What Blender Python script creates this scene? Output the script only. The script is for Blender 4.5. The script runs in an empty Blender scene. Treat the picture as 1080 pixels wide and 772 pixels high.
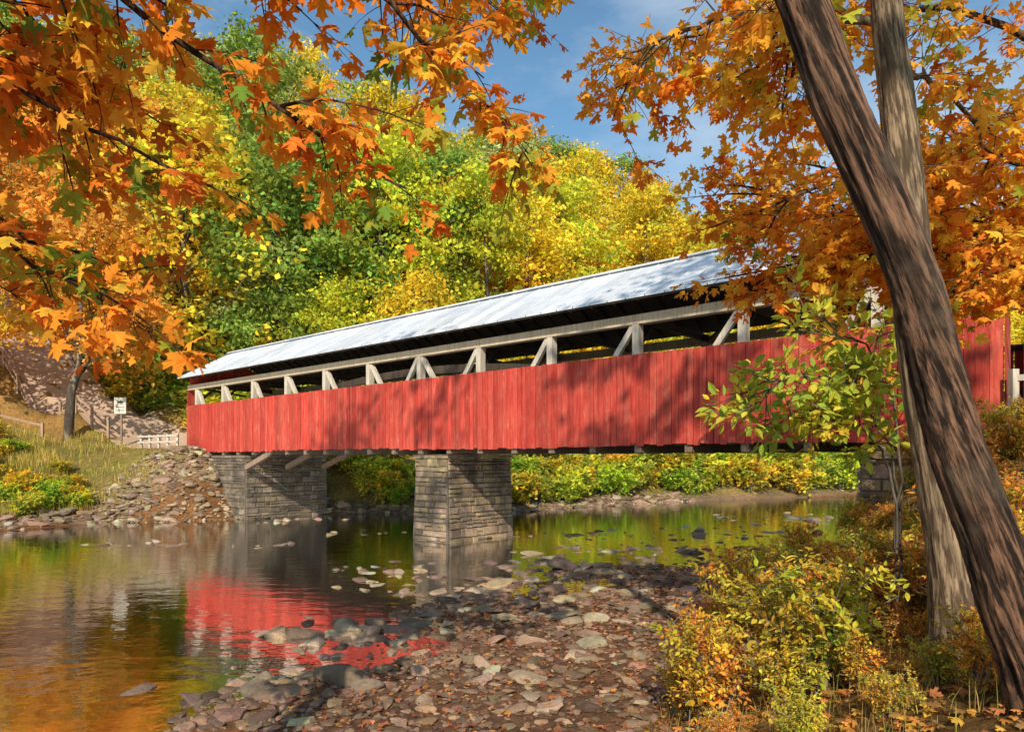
import bpy, bmesh, math, random
import numpy as np
from mathutils import Vector
rng = np.random.default_rng(11)
random.seed(5)
scene = bpy.context.scene
scene.view_settings.view_transform = 'Standard'
scene.view_settings.look = 'None'
scene.view_settings.exposure = 0

# ------------------------------------------------------------------ helpers
def link(o, parent=None):
    scene.collection.objects.link(o)
    if parent: o.parent = parent
    return o
def empty(name, loc=(0,0,0)):
    e = bpy.data.objects.new(name, None); e.location = loc
    return link(e)
def nrm(a):
    a = np.asarray(a, float)
    return a/np.maximum(np.linalg.norm(a, axis=-1, keepdims=True), 1e-9)

class MB:
    def __init__(s): s.V=[]; s.C=[]; s.F=[]; s.n=0
    def add(s, V, F, mat=0, col=(1,1,1)):
        V=np.asarray(V,float).reshape(-1,3); F=np.asarray(F,int)
        col=np.asarray(col,float)
        if col.ndim==1: col=np.tile(col,(len(V),1))
        s.V.append(V); s.C.append(col); s.F.append((F+s.n,mat)); s.n+=len(V)
    def mesh(s, name, mats, smooth=False):
        V=np.concatenate(s.V); C=np.concatenate(s.C)
        me=bpy.data.meshes.new(name)
        me.vertices.add(len(V)); me.vertices.foreach_set('co',V.ravel())
        loops=[];starts=[];mi=[];off=0
        for F,m in s.F:
            k=F.shape[1]; loops.append(F.ravel()); starts.append(off+np.arange(len(F))*k)
            mi.append(np.full(len(F),m)); off+=F.size
        loops=np.concatenate(loops);starts=np.concatenate(starts);mi=np.concatenate(mi)
        me.loops.add(len(loops)); me.loops.foreach_set('vertex_index',loops.astype(np.int32))
        me.polygons.add(len(starts)); me.polygons.foreach_set('loop_start',starts.astype(np.int32))
        me.polygons.foreach_set('material_index',mi.astype(np.int32))
        sm = np.isin(mi, list(smooth)) if isinstance(smooth,(set,list,tuple)) else np.full(len(starts),bool(smooth))
        me.polygons.foreach_set('use_smooth',sm)
        me.update(calc_edges=True)
        ca=me.color_attributes.new('Col','FLOAT_COLOR','POINT')
        ca.data.foreach_set('color',np.concatenate([C,np.ones((len(C),1))],1).astype(np.float32).ravel())
        for m in mats: me.materials.append(m)
        return me
    def obj(s,name,mats,parent=None,smooth=False):
        return link(bpy.data.objects.new(name,s.mesh(name,mats,smooth)),parent)

BOXF=np.array([[0,1,3,2],[4,6,7,5],[0,4,5,1],[2,3,7,6],[0,2,6,4],[1,5,7,3]])
def box(mb,x0,x1,y0,y1,z0,z1,mat=0,col=(1,1,1),T=None):
    V=np.array([[x,y,z] for x in (x0,x1) for y in (y0,y1) for z in (z0,z1)],float)
    if T is not None: V=T(V)
    mb.add(V,BOXF,mat,col)
def beam(mb,a,b,w,h,mat=0,col=(1,1,1),side=None):
    a=np.array(a,float);b=np.array(b,float);t=nrm(b-a)
    up=np.array([0,0,1.0]) if abs(t[2])<.9 else np.array([1.0,0,0])
    s=nrm(np.cross(t,up)) if side is None else nrm(side-np.dot(side,t)*t)
    u=np.cross(s,t)
    V=[]
    for p in (a,b):
        for i in (-1,1):
            for j in (-1,1): V.append(p+s*i*w/2+u*j*h/2)
    mb.add(V,BOXF,mat,col)
def smooth_path(P,n):
    P=np.asarray(P,float);m=len(P)
    Q=np.vstack([2*P[0]-P[1],P,2*P[-1]-P[-2]])
    out=[]
    for t in np.linspace(0,m-1-1e-6,n):
        i=int(t);f=t-i;p0,p1,p2,p3=Q[i],Q[i+1],Q[i+2],Q[i+3]
        out.append(.5*((2*p1)+(-p0+p2)*f+(2*p0-5*p1+4*p2-p3)*f*f+(-p0+3*p1-3*p2+p3)*f**3))
    return np.array(out)
def tube(mb,P,R,k=6,mat=0,col=(1,1,1),rough=0.0):
    P=np.asarray(P,float);m=len(P);R=np.broadcast_to(np.asarray(R,float),(m,))
    T=nrm(np.gradient(P,axis=0))
    ref=np.array([0,0,1.0]) if abs(T[:,2]).mean()<.75 else np.array([1.0,.1,0])
    S=nrm(np.cross(T,ref));U=np.cross(S,T)
    a=np.linspace(0,2*np.pi,k,endpoint=False)
    rr=R[:,None]*np.ones((m,k))
    if rough>0:
        rr=rr*(1+rough*rng.normal(size=(1,k))+rough*.5*rng.normal(size=(m,k)))
    V=P[:,None]+rr[...,None]*(np.cos(a)[None,:,None]*S[:,None]+np.sin(a)[None,:,None]*U[:,None])
    i=np.arange(m-1)[:,None]*k;j=np.arange(k)[None];j2=(j+1)%k
    F=np.stack([i+j,i+j2,i+k+j2,i+k+j],-1).reshape(-1,4)
    mb.add(V.reshape(-1,3),F,mat,col)

# leaf templates (V,F)
_half=[(0.07,-.01),(0.36,.0),(0.27,.13),(0.30,.24),(0.56,.34),(0.50,.44),(0.58,.62),(0.36,.56),(0.17,.50),(0.20,.70),(0.29,.80),(0.13,.84)]
_out=[(0,0.04)]+_half+[(0,1.08)]+[(-x,y) for x,y in reversed(_half)]
_mv=np.array([(0,.36,0)]+[(x,y,-.38*x*x*1.6-.16*max(0,y-.5)**2-.05*abs(x)) for x,y in _out])
_n=len(_out)
MAPLE=(_mv,np.array([[0,1+i,1+(i+1)%_n] for i in range(_n)]))
OVATE=(np.array([(0,0,0),(.2,.25,.05),(.24,.55,.04),(.1,.85,-.02),(0,1,-.08),(0,.5,-.04),(-.1,.85,-.02),(-.24,.55,.04),(-.2,.25,.05)]),
       np.array([[0,1,2,5],[5,2,3,4],[5,4,6,7],[0,5,7,8]]))
QUAD=(np.array([(0,0,0),(.34,.5,-.06),(0,1,.03),(-.34,.5,-.06)]),np.array([[0,1,2,3]]))
def leaves(mb,tmpl,pos,dy,nz,size,col,mat=0,tipcol=None):
    V0,F0=tmpl;n=len(pos)
    y=nrm(dy);x=nrm(np.cross(y,nz));z=np.cross(x,y)
    sz=np.broadcast_to(np.asarray(size,float),(n,))[:,None,None]
    V=pos[:,None]+sz*(V0[None,:,0:1]*x[:,None]+V0[None,:,1:2]*y[:,None]+V0[None,:,2:3]*z[:,None])
    k=len(V0)
    F=(np.arange(n)[:,None,None]*k+F0[None]).reshape(-1,F0.shape[1])
    C=np.repeat(np.asarray(col)[:,None],k,1).copy()
    if tipcol is not None:
        C[:,0]=C[:,0]*.55+tipcol*.45
    mb.add(V.reshape(-1,3),F,mat,C.reshape(-1,3))

# ------------------------------------------------------------------ materials
def newmat(name):
    m=bpy.data.materials.new(name);m.use_nodes=True;nt=m.node_tree;nt.nodes.clear()
    return m,nt,nt.nodes,nt.links
def N(nt,t,**k):
    n=nt.nodes.new(t)
    for a,b in k.items(): setattr(n,a,b)
    return n
def mixc(nt,f,a,b,mode='MIX'):
    m=N(nt,'ShaderNodeMix',data_type='RGBA',blend_type=mode)
    for sock,v in ((m.inputs[0],f),(m.inputs[6],a),(m.inputs[7],b)):
        if hasattr(v,'links'): nt.links.new(v,sock)
        elif isinstance(v,(tuple,list)): sock.default_value=(*v[:3],1)
        else: sock.default_value=v
    return m.outputs[2]
def ramp(nt,src,stops):
    r=N(nt,'ShaderNodeValToRGB');e=r.color_ramp.elements
    while len(e)<len(stops): e.new(.5)
    for i,(p,c) in enumerate(stops):
        e[i].position=p;e[i].color=(*(c if isinstance(c,(tuple,list)) else (c,c,c)),1)
    nt.links.new(src,r.inputs[0]);return r.outputs[0]
def noise(nt,scale,detail=4,rough=.6,vec=None,stretch=None,coord='Object',tilt=0):
    if vec is None:
        tc=N(nt,'ShaderNodeTexCoord');vec=tc.outputs[coord]
    if tilt:
        mp=N(nt,'ShaderNodeMapping');mp.inputs['Rotation'].default_value=(0,tilt,0)
        nt.links.new(vec,mp.inputs[0]);vec=mp.outputs[0]
    if stretch:
        mp=N(nt,'ShaderNodeMapping');mp.inputs['Scale'].default_value=stretch
        nt.links.new(vec,mp.inputs[0]);vec=mp.outputs[0]
    n=N(nt,'ShaderNodeTexNoise');n.inputs['Scale'].default_value=scale;n.inputs['Detail'].default_value=detail
    n.inputs['Roughness'].default_value=rough
    nt.links.new(vec,n.inputs['Vector']);return n.outputs[0]
def finish(nt,col,rough=.8,bump=None,bs=.3,bd=.02,metal=0,spec=.3):
    p=N(nt,'ShaderNodeBsdfPrincipled');o=N(nt,'ShaderNodeOutputMaterial')
    if hasattr(col,'links'): nt.links.new(col,p.inputs['Base Color'])
    else: p.inputs['Base Color'].default_value=(*col,1)
    if hasattr(rough,'links'): nt.links.new(rough,p.inputs['Roughness'])
    else: p.inputs['Roughness'].default_value=rough
    p.inputs['Metallic'].default_value=metal;p.inputs['Specular IOR Level'].default_value=spec
    if bump is not None:
        b=N(nt,'ShaderNodeBump');b.inputs['Strength'].default_value=bs;b.inputs['Distance'].default_value=bd
        nt.links.new(bump,b.inputs['Height']);nt.links.new(b.outputs[0],p.inputs['Normal'])
    nt.links.new(p.outputs[0],o.inputs[0])
def attr(nt):
    a=N(nt,'ShaderNodeAttribute',attribute_name='Col');return a.outputs['Color']

def mat_foliage():
    m,nt,ns,l=newmat('foliage')
    oi=N(nt,'ShaderNodeObjectInfo')
    c=mixc(nt,1.0,attr(nt),oi.outputs['Color'],'MULTIPLY')
    d=N(nt,'ShaderNodeBsdfDiffuse');t=N(nt,'ShaderNodeBsdfTranslucent')
    l.new(c,d.inputs[0]);l.new(c,t.inputs[0])
    a=N(nt,'ShaderNodeMixShader');a.inputs[0].default_value=.42;l.new(d.outputs[0],a.inputs[1]);l.new(t.outputs[0],a.inputs[2])
    o=N(nt,'ShaderNodeOutputMaterial');l.new(a.outputs[0],o.inputs[0]);return m
def mat_bark(name,c1,c2,c3,sc=9,bd=.03,st=.16,tilt=0):
    m,nt,ns,l=newmat(name)
    f=noise(nt,sc,6,.7,stretch=(1,1,st),tilt=tilt);f2=noise(nt,2.2,4,.7);f3=noise(nt,sc*.5,4,.6,stretch=(1,1,st),tilt=tilt)
    c=mixc(nt,ramp(nt,f,[(.42,0),(.58,1)]),c1,c2)
    c=mixc(nt,ramp(nt,f3,[(.43,.85),(.53,0)]),c,c1)
    c=mixc(nt,ramp(nt,f2,[(.5,0),(.72,.45)]),c,c3)
    c=mixc(nt,1.0,c,attr(nt),'MULTIPLY')
    finish(nt,c,.9,f,1.0,bd);return m
FOL=mat_foliage()
BARK=mat_bark('bark_dark',(.022,.012,.008),(.29,.155,.095),(.22,.16,.11),26,.04,.09,math.radians(24))
BARKP=mat_bark('bark_pale',(.10,.065,.04),(.38,.27,.17),(.20,.16,.08),sc=30,bd=.015,st=.12,tilt=math.radians(9))
BARKD=mat_bark('bark_far',(.06,.045,.035),(.26,.22,.17),(.15,.12,.08),sc=3)

def mat_wood(name,base,dark,worn,wear=.5,rough=.75,streak=False):
    m,nt,ns,l=newmat(name)
    g=noise(nt,14,5,.7,stretch=(1,1,.07));s=noise(nt,1.1,4,.6);w=noise(nt,5,6,.75,stretch=(1,1,.25))
    c=mixc(nt,ramp(nt,g,[(.35,0),(.65,1)]),dark,base)
    c=mixc(nt,ramp(nt,w,[(.5,0),(.72,wear)]),c,worn)
    c=mixc(nt,ramp(nt,s,[(.35,.35),(.6,0)]),c,dark)
    if streak:
        w2=noise(nt,3.2,6,.8,stretch=(1,1,.5));c=mixc(nt,ramp(nt,w2,[(.56,0),(.68,.35)]),c,(.60,.25,.19))
        w3=noise(nt,30,3,.7,stretch=(1,1,.04));c=mixc(nt,ramp(nt,w3,[(.57,0),(.72,.4)]),c,dark)
    c=mixc(nt,1.0,c,attr(nt),'MULTIPLY')
    finish(nt,c,rough,g,.5,.006);return m
RED=mat_wood('red_barn_paint',(.60,.078,.050),(.36,.034,.026),(.66,.17,.11),.6,.85,True)
WHITE=mat_wood('weathered_white_wood',(.66,.60,.52),(.42,.36,.29),(.74,.70,.65),.5)
GREYW=mat_wood('grey_timber',(.36,.26,.19),(.18,.12,.09),(.45,.38,.31),.4)
DARKW=mat_wood('dark_timber',(.08,.06,.045),(.035,.025,.02),(.13,.10,.08),.4)

m,nt,ns,l=newmat('metal_roof')
a=noise(nt,.7,5,.65);b=noise(nt,9,4,.7);s_=noise(nt,2.2,6,.75)
c=mixc(nt,ramp(nt,a,[(.35,0),(.7,1)]),(.74,.76,.80),(.54,.59,.68))
c=mixc(nt,ramp(nt,s_,[(.52,0),(.7,.4)]),c,(.42,.43,.46))
c=mixc(nt,ramp(nt,b,[(.58,0),(.75,.35)]),c,(.36,.33,.31))
c=mixc(nt,1.0,c,attr(nt),'MULTIPLY')
finish(nt,c,.55,b,.2,.01,metal=.1,spec=.4);ROOF=m

def mat_stone(name,stain=False):
    m,nt,ns,l=newmat(name)
    a=noise(nt,3,5,.7);b=noise(nt,22,5,.7)
    c=mixc(nt,ramp(nt,a,[(.3,.0),(.7,1)]),(.60,.57,.54),(1.15,1.08,1.0))
    c=mixc(nt,1.0,attr(nt),c,'MULTIPLY')
    c=mixc(nt,ramp(nt,b,[(.45,0),(.75,.5)]),c,(.08,.06,.04))
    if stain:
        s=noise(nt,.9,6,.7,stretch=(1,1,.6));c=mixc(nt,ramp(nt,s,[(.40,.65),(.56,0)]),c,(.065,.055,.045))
    finish(nt,c,.88,b,.8,.03);return m
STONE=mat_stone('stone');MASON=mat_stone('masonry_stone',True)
m,nt,ns,l=newmat('mortar')
finish(nt,mixc(nt,noise(nt,8),(.10,.085,.065),(.18,.15,.12)),.95,noise(nt,30),.4,.01);MORTAR=m

m,nt,ns,l=newmat('terrain')
a=noise(nt,.55,6,.7);b=noise(nt,7,5,.75)
c=mixc(nt,ramp(nt,a,[(.3,0),(.7,1)]),(.55,.55,.6),(1.3,1.2,1.05))
c=mixc(nt,1.0,attr(nt),c,'MULTIPLY')
c2=mixc(nt,ramp(nt,b,[(.3,0),(.72,1)]),(.35,.34,.33),(1.5,1.4,1.3))
c=mixc(nt,1.0,c,c2,'MULTIPLY')
finish(nt,c,.95,b,.8,.06,spec=.1);TERR=m

m,nt,ns,l=newmat('road_dirt')
a=noise(nt,1.3,6,.7)
finish(nt,mixc(nt,a,(.38,.26,.19),(.56,.41,.32)),.95,a,.3,.03);ROAD=m

m,nt,ns,l=newmat('river_water')
tc=N(nt,'ShaderNodeTexCoord')
w1=noise(nt,1.1,3,.5,vec=tc.outputs['Object'],stretch=(1,1.6,1));w2=noise(nt,5,3,.55,vec=tc.outputs['Object'],stretch=(1,1.5,1))
mm=N(nt,'ShaderNodeMath',operation='MULTIPLY_ADD');l.new(w2,mm.inputs[0]);mm.inputs[1].default_value=.22;l.new(w1,mm.inputs[2])
bp=N(nt,'ShaderNodeBump');bp.inputs['Strength'].default_value=.26;bp.inputs['Distance'].default_value=.05;l.new(mm.outputs[0],bp.inputs['Height'])
fr=N(nt,'ShaderNodeFresnel');fr.inputs['IOR'].default_value=1.42;l.new(bp.outputs[0],fr.inputs['Normal'])
tr=N(nt,'ShaderNodeBsdfTransparent');tr.inputs[0].default_value=(.74,.59,.36,1)
gl=N(nt,'ShaderNodeBsdfGlossy');gl.inputs['Roughness'].default_value=.035;l.new(bp.outputs[0],gl.inputs['Normal'])
mx=N(nt,'ShaderNodeMixShader');l.new(fr.outputs[0],mx.inputs[0]);l.new(tr.outputs[0],mx.inputs[1]);l.new(gl.outputs[0],mx.inputs[2])
o=N(nt,'ShaderNodeOutputMaterial');l.new(mx.outputs[0],o.inputs[0]);WATER=m

# ------------------------------------------------------------------ geography
R0=np.array([10.22,14.2]);D=np.array([-.7526,.6585]);NN=np.array([.6585,.7526])
L=38.6
def BT(V):
    V=np.asarray(V,float);o=V.copy()
    o[...,0]=R0[0]+V[...,0]*D[0]+V[...,1]*NN[0];o[...,1]=R0[1]+V[...,0]*D[1]+V[...,1]*NN[1];return o
def uv_of(x,y):
    dx=x-R0[0];dy=y-R0[1];return dx*D[0]+dy*D[1],dx*NN[0]+dy*NN[1]
_ph=rng.uniform(0,6.28,24);_an=rng.uniform(0,6.28,24)
def fnoise(x,y,base=.15,octs=4):
    r=0
    for i in range(octs*4):
        f=base*2**(i//4)*(1+.13*(i%4));r=r+np.sin((x*np.cos(_an[i])+y*np.sin(_an[i]))*f*6.28+_ph[i])/(2**(i//4))*.3
    return r
def lines(v):
    uL=np.interp(v,[-60,-10,-4,0,5,12,27,44,80,150],[38,35.5,35.7,34.5,32,25,22.5,15,-15,-90])
    uW=np.interp(v,[-60,-18,-14,-11,-9,-4.6,-1,1,5,12,27,44,80,150],[2,3.4,5.6,7.2,8.0,9.3,8.6,7.2,6,5.5,4,-4,-36,-112])
    uB=np.interp(v,[-60,-18,-10,-4,0,5,12,27,44,80,150],[-1,1.5,2.3,4.4,4.2,4.0,4.0,3,-5,-37,-113])
    return uL,uW,uB
def sst(a,b,x):
    t=np.clip((x-a)/(b-a),0,1);return t*t*(3-2*t)
ROADP=smooth_path([(-17.2,41.5),(-21.3,45.0),(-27.5,47.2),(-35,51),(-44,57),(-55,64),(-75,70)],60)
def road_dist(x,y):
    d=np.full(np.shape(x),1e9)
    for p in ROADP: d=np.minimum(d,(x-p[0])**2+(y-p[1])**2)
    return np.sqrt(d)
# shoals: gravel shallows where stones break the surface
SHOAL=[(-13.8,25.6,1.9,18),(-9.2,25,1.2,6),(-4.0,19.5,2.4,26),(-1.6,16.6,1.8,30),(1,20.5,2.4,34),(3.8,23.5,3,40),(8,29,4,46),(14,36,5,44),(-6.5,29.5,1.8,9),(-3.0,12.3,1.5,26),(-3.6,10.0,1.2,20),(-11,34,3,16),(2.5,28,3,22)]
def height(x,y,detail=True):
    x=np.asarray(x,float);y=np.asarray(y,float)
    u,v=uv_of(x,y);nz=fnoise(x,y)
    v2=v+0*u;uL,uW,uB=lines(v2)
    wob=fnoise(x+50,y,.08,3)*.5;uL=uL+wob;uW=uW+wob*.7
    a=u-uW;b=uL-u
    bed=-np.minimum(np.minimum(.022*a+.012*a*a,.3*b),.9)
    m=0
    for sx,sy,r,_k in SHOAL: m=np.maximum(m,np.exp(-(((x-sx)/(r*1.5))**2+((y-sy)/(r*1.2))**2)**1.5))
    bed=np.maximum(bed,bed*(1-m)-.07*m)
    bar=.17*np.clip(-a/np.maximum(uW-uB,.3),0,1)
    s=uB-u
    rb=.17+3.8*(1-np.exp(-np.clip(s,0,None)*.13))
    sl=-b
    hillf=np.interp(x,[-60,-10,25,70,120],[1.12,1.0,.72,.45,.3])
    lb=np.interp(sl,[0,1.5,3,6,10,20,40,80,150,400],[0,.5,1.2,3,4.2,7.2,21,46,62,70])
    lb=np.where(sl>10,4.2+(lb-4.2)*hillf,lb)
    h=np.where(b<0,lb,np.where(a>0,bed,np.where(s>0,rb,bar)))
    amp=np.where((a>0)&(b>0),.05,np.where(sl>10,.9,np.where(s>0,.10,.06)))
    h=h+nz*amp*np.where(b<0,sst(0,4,sl),1)
    m=(1-sst(2.8,6.5,np.abs(v-2.5)))*(1-sst(.5,3.5,u+.0))
    m=np.where(u<4,m,0)*(u>-60)
    h=h*(1-m)+3.8*m
    m=(1-sst(3.0,8,np.abs(v-2.5)))*sst(32.2,37,u)*(1-sst(44,50,u))
    h=h*(1-m)+3.8*m
    return h
def axis(lo,hi,f0,f1,st):
    return np.unique(np.concatenate([np.linspace(lo,f0,22),np.arange(f0,f1,st),np.linspace(f1,hi,22)]))
xs=axis(-700,700,-62,75,.4);ys=axis(-500,900,-12,100,.4)
X,Y=np.meshgrid(xs,ys,indexing='ij');Z=height(X,Y)
u,v=uv_of(X,Y);uL,uW,uB=lines(v)
a=u-uW;b=uL-u;nn=fnoise(X,Y,.3,3)[...,None]
def C3(*c): return np.array(c,float)
bedc=C3(.22,.12,.055);deep=C3(.055,.036,.016);barc=C3(.17,.10,.065);bankc=C3(.20,.13,.05);lbc=C3(.24,.20,.07);litter=C3(.34,.21,.08);green=C3(.16,.20,.04)
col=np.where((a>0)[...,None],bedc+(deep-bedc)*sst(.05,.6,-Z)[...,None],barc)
col=np.where((u<uB)[...,None],bankc*(1+.3*nn),col)
lbk=lbc+(litter-lbc)*sst(8,16,-b)[...,None]
lbk=lbk+(green-lbk)*np.clip(nn*.8+.2,0,1)*.6
rk=1-sst(.3,2.2,-b);lbk=lbk*(1-rk[...,None])+C3(.26,.19,.13)*rk[...,None]
col=np.where((b<0)[...,None],lbk,col)
ii=np.arange(len(xs)-1)[:,None]*len(ys);jj=np.arange(len(ys)-1)[None]
F=np.stack([ii+jj,ii+len(ys)+jj,ii+len(ys)+jj+1,ii+jj+1],-1).reshape(-1,4)
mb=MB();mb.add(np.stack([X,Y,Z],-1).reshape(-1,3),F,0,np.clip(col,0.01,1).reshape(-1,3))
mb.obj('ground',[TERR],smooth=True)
mb=MB();Vw=BT(np.array([[-150,-60,0],[60,-60,0],[60,150,0],[-150,150,0]],float));mb.add(Vw,[[0,1,2,3]]);mb.obj('river_water',[WATER])
def ribbon(name,P,w,mat):
    T=nrm(np.gradient(P,axis=0));S=np.stack([-T[:,1],T[:,0]],1);V=[]
    for o in np.linspace(-w/2,w/2,9):
        q=P+S*o;V.append(np.stack([q[:,0],q[:,1],height(q[:,0],q[:,1])+.10-.1*(abs(o)/(w/2))**4],1))
    V=np.stack(V,1);m,k=V.shape[:2];i=np.arange(m-1)[:,None]*k;j=np.arange(k-1)[None]
    mb=MB();mb.add(V.reshape(-1,3),np.stack([i+j,i+j+1,i+k+j+1,i+k+j],-1).reshape(-1,4));mb.obj(name,[mat],smooth=True)
ribbon('dirt_road',smooth_path(ROADP[::3],160),4.8,ROAD)
p0=BT(np.array([[.3,2.5,0],[-6,2.5,0],[-20,2.6,0],[-50,4,0]]))[:,:2]
ribbon('gravel_road',smooth_path(p0,60),4.2,ROAD)

# ------------------------------------------------------------------ covered bridge
bridge=empty('covered_bridge')
W=5.0;Zb,Zt=3.58,6.22
for nm,vv,sg in (('siding_near',0.0,-1),('siding_far',W,1)):
    mb=MB();uu=0
    while uu<L:
        w=random.uniform(.17,.27)
        if uu+w>L: w=L-uu
        off=random.uniform(.0,.018);g=random.uniform(.76,1.16);seg=int(uu/9.65)
        zz=Zb+random.uniform(-.03,.03)-(.05 if seg%2 else 0);tt=Zt+random.uniform(-.01,.01)
        h=random.uniform(.85,1.25)
        f0=vv+sg*.02;f1=vv+sg*(.05+off)
        box(mb,uu,uu+w-random.choice([.008,.012,.02]),min(f0,f1),max(f0,f1),zz,tt,0,(g,g*h,g*h),BT)
        uu+=w
    for z in (3.75,4.9,6.1): box(mb,0.05,L-.05,min(vv,vv-sg*.1),max(vv,vv-sg*.1),z-.07,z+.07,1,(1,1,1),BT)
    mb.obj(nm,[RED,DARKW],bridge)
mb=MB()
for ue,sg in ((0,-1),(L,1)):
    for rngv in ((0.0,.75),(W-.75,W)):
        q=rngv[0]
        while q<rngv[1]-.01:
            w=min(.2,rngv[1]-q);g=random.uniform(.75,1.1)
            u0=ue+sg*.02;u1=ue+sg*.055
            box(mb,min(u0,u1),max(u0,u1),q,q+w-.008,3.6,7.3,0,(g,g,g),BT);q+=w
    q=-.0
    while q<W:
        w=.2;g=random.uniform(.75,1.1);top=7.72+1.75*(1-abs(q+.1-W/2)/(W/2+.6))
        u0=ue-sg*.30;u1=ue-sg*.265
        box(mb,min(u0,u1),max(u0,u1),q,min(q+w,W)-.008,7.41,top-.12,0,(g,g,g),BT);q+=w
mb.obj('portal_boards',[RED],bridge)
mb=MB();EO=.62;ze=7.74;zr=9.5
UEND=-.55
for sgn in (0,1):
    ue=-.55
    while ue<L-.7:
        w=.62
        g=random.uniform(.84,1.08)
        for (f0,f1) in ((0,.5),(.5,1)):
            lift=.012 if f0==0 else .0
            va,vb=(-EO,W/2) if sgn==0 else (W+EO,W/2)
            v0=va+(vb-va)*f0;v1=va+(vb-va)*(f1+.02 if f1<1 else 1)
            z0=ze+(zr-ze)*f0-lift;z1=ze+(zr-ze)*(f1+.02 if f1<1 else 1)-lift
            g2=g*random.uniform(.90,1.05)
            V=[(ue,v0,z0),(ue+w-.03,v0,z0),(ue+w-.03,v1,z1),(ue,v1,z1)]
            V2=[(p[0],p[1],p[2]+.03) for p in V]
            mb.add(BT(np.array(V+V2)),[[0,1,2,3],[4,5,6,7],[0,1,5,4],[1,2,6,5],[2,3,7,6],[3,0,4,7]],0,(g2,g2,g2))
        va,vb=(-EO-.01,W/2) if sgn==0 else (W+EO+.01,W/2)
        beam(mb,BT(np.array([ue+w-.015,va,ze+.035])),BT(np.array([ue+w-.015,vb,zr+.035])),.04,.03,0,(g,g,g))
        ue+=w
a_=BT(np.array([-.6,W/2,zr+.06]));b_=BT(np.array([ue+.05,W/2,zr+.06]))
beam(mb,a_,b_,.35,.05,0,(.95,.95,.95));mb.obj('metal_roof',[ROOF],bridge);UEND=ue
mb=MB()
for sgn in (0,1):
    va,vb=(-EO+.04,W/2) if sgn==0 else (W+EO-.04,W/2)
    V=[(-.5,va,ze-.03),(UEND-.05,va,ze-.03),(UEND-.05,vb,zr-.03),(-.5,vb,zr-.03)]
    V2=[(p[0],p[1],p[2]-.03) for p in V]
    mb.add(BT(np.array(V+V2)),[[0,1,2,3],[4,5,6,7],[0,1,5,4],[1,2,6,5],[2,3,7,6],[3,0,4,7]],0)
    for uu in np.arange(-.3,UEND-.1,.8):
        beam(mb,BT(np.array([uu,va+(.25 if sgn==0 else -.25),ze-.0])),BT(np.array([uu,vb,zr-.13])),.07,.13,0)
for uu in np.arange(2.4,L,3.2):
    beam(mb,BT(np.array([uu,0.25,7.32])),BT(np.array([uu,W-.25,7.32])),.2,.2,0)
    beam(mb,BT(np.array([uu+.1,0.35,7.2])),BT(np.array([uu+3.1,W-.35,7.2])),.1,.1,0)
    beam(mb,BT(np.array([uu+.1,.3,6.45])),BT(np.array([uu+.1,1.2,7.25])),.1,.1,0)
mb.obj('roof_framing',[DARKW],bridge)
mb=MB();posts=np.arange(2.4,L,3.2)
for vv,sg in ((.16,-1),(W-.16,1)):
    mt=0
    box(mb,-.1,L+.1,vv-.14,vv+.14,7.12,7.40,mt,(.95,.86,.72),BT)
    box(mb,-.05,L+.05,vv-.12,vv+.12,3.62,3.92,1,(1,1,1),BT)
    for p in posts:
        box(mb,p-.11,p+.11,vv-.13,vv+.13,3.9,7.13,mt,(1,1,1),BT)
        if p<17.5: pts=[(p+1.75,4.85),(p+.12,7.08)]
        elif p>19.5: pts=[(p-1.75,4.85),(p-.12,7.08)]
        else: pts=None
        if pts: beam(mb,BT(np.array([pts[0][0],vv-.02,pts[0][1]])),BT(np.array([pts[1][0],vv-.02,pts[1][1]])),.14,.17,mt,(1,1,1))
        else:
            for q in (-1,1): beam(mb,BT(np.array([p+q*1.75,vv-.02,4.85])),BT(np.array([p+q*.12,vv-.02,7.08])),.14,.17,mt,(1,1,1))
    aa=np.linspace(0,1,40)
    P=BT(np.stack([aa*L,np.full(40,vv+(.28 if sg<0 else -.28)),3.3+3.3*np.sin(aa*np.pi)**.9],1))
    for i in range(39): beam(mb,P[i],P[i+1],.14,.3,2)
mb.obj('truss',[WHITE,GREYW,DARKW],bridge)
mb=MB()
for i,uu in enumerate(np.arange(0,L,.3)): 
    g=random.uniform(.8,1.1);box(mb,uu,uu+.29,.3,W-.3,3.84,3.91,0,(g,g,g),BT)
for uu in np.arange(.6,L,1.6): box(mb,uu,uu+.22,.02,W-.02,3.36,3.6,1,(.8,.8,.8),BT)
for vv in (.22,1.6,3.3,W-.4): box(mb,.1,L-.1,vv,vv+.2,3.605,3.835,1,(1,.9,.85),BT)
mb.obj('floor_deck',[DARKW,GREYW],bridge)

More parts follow.
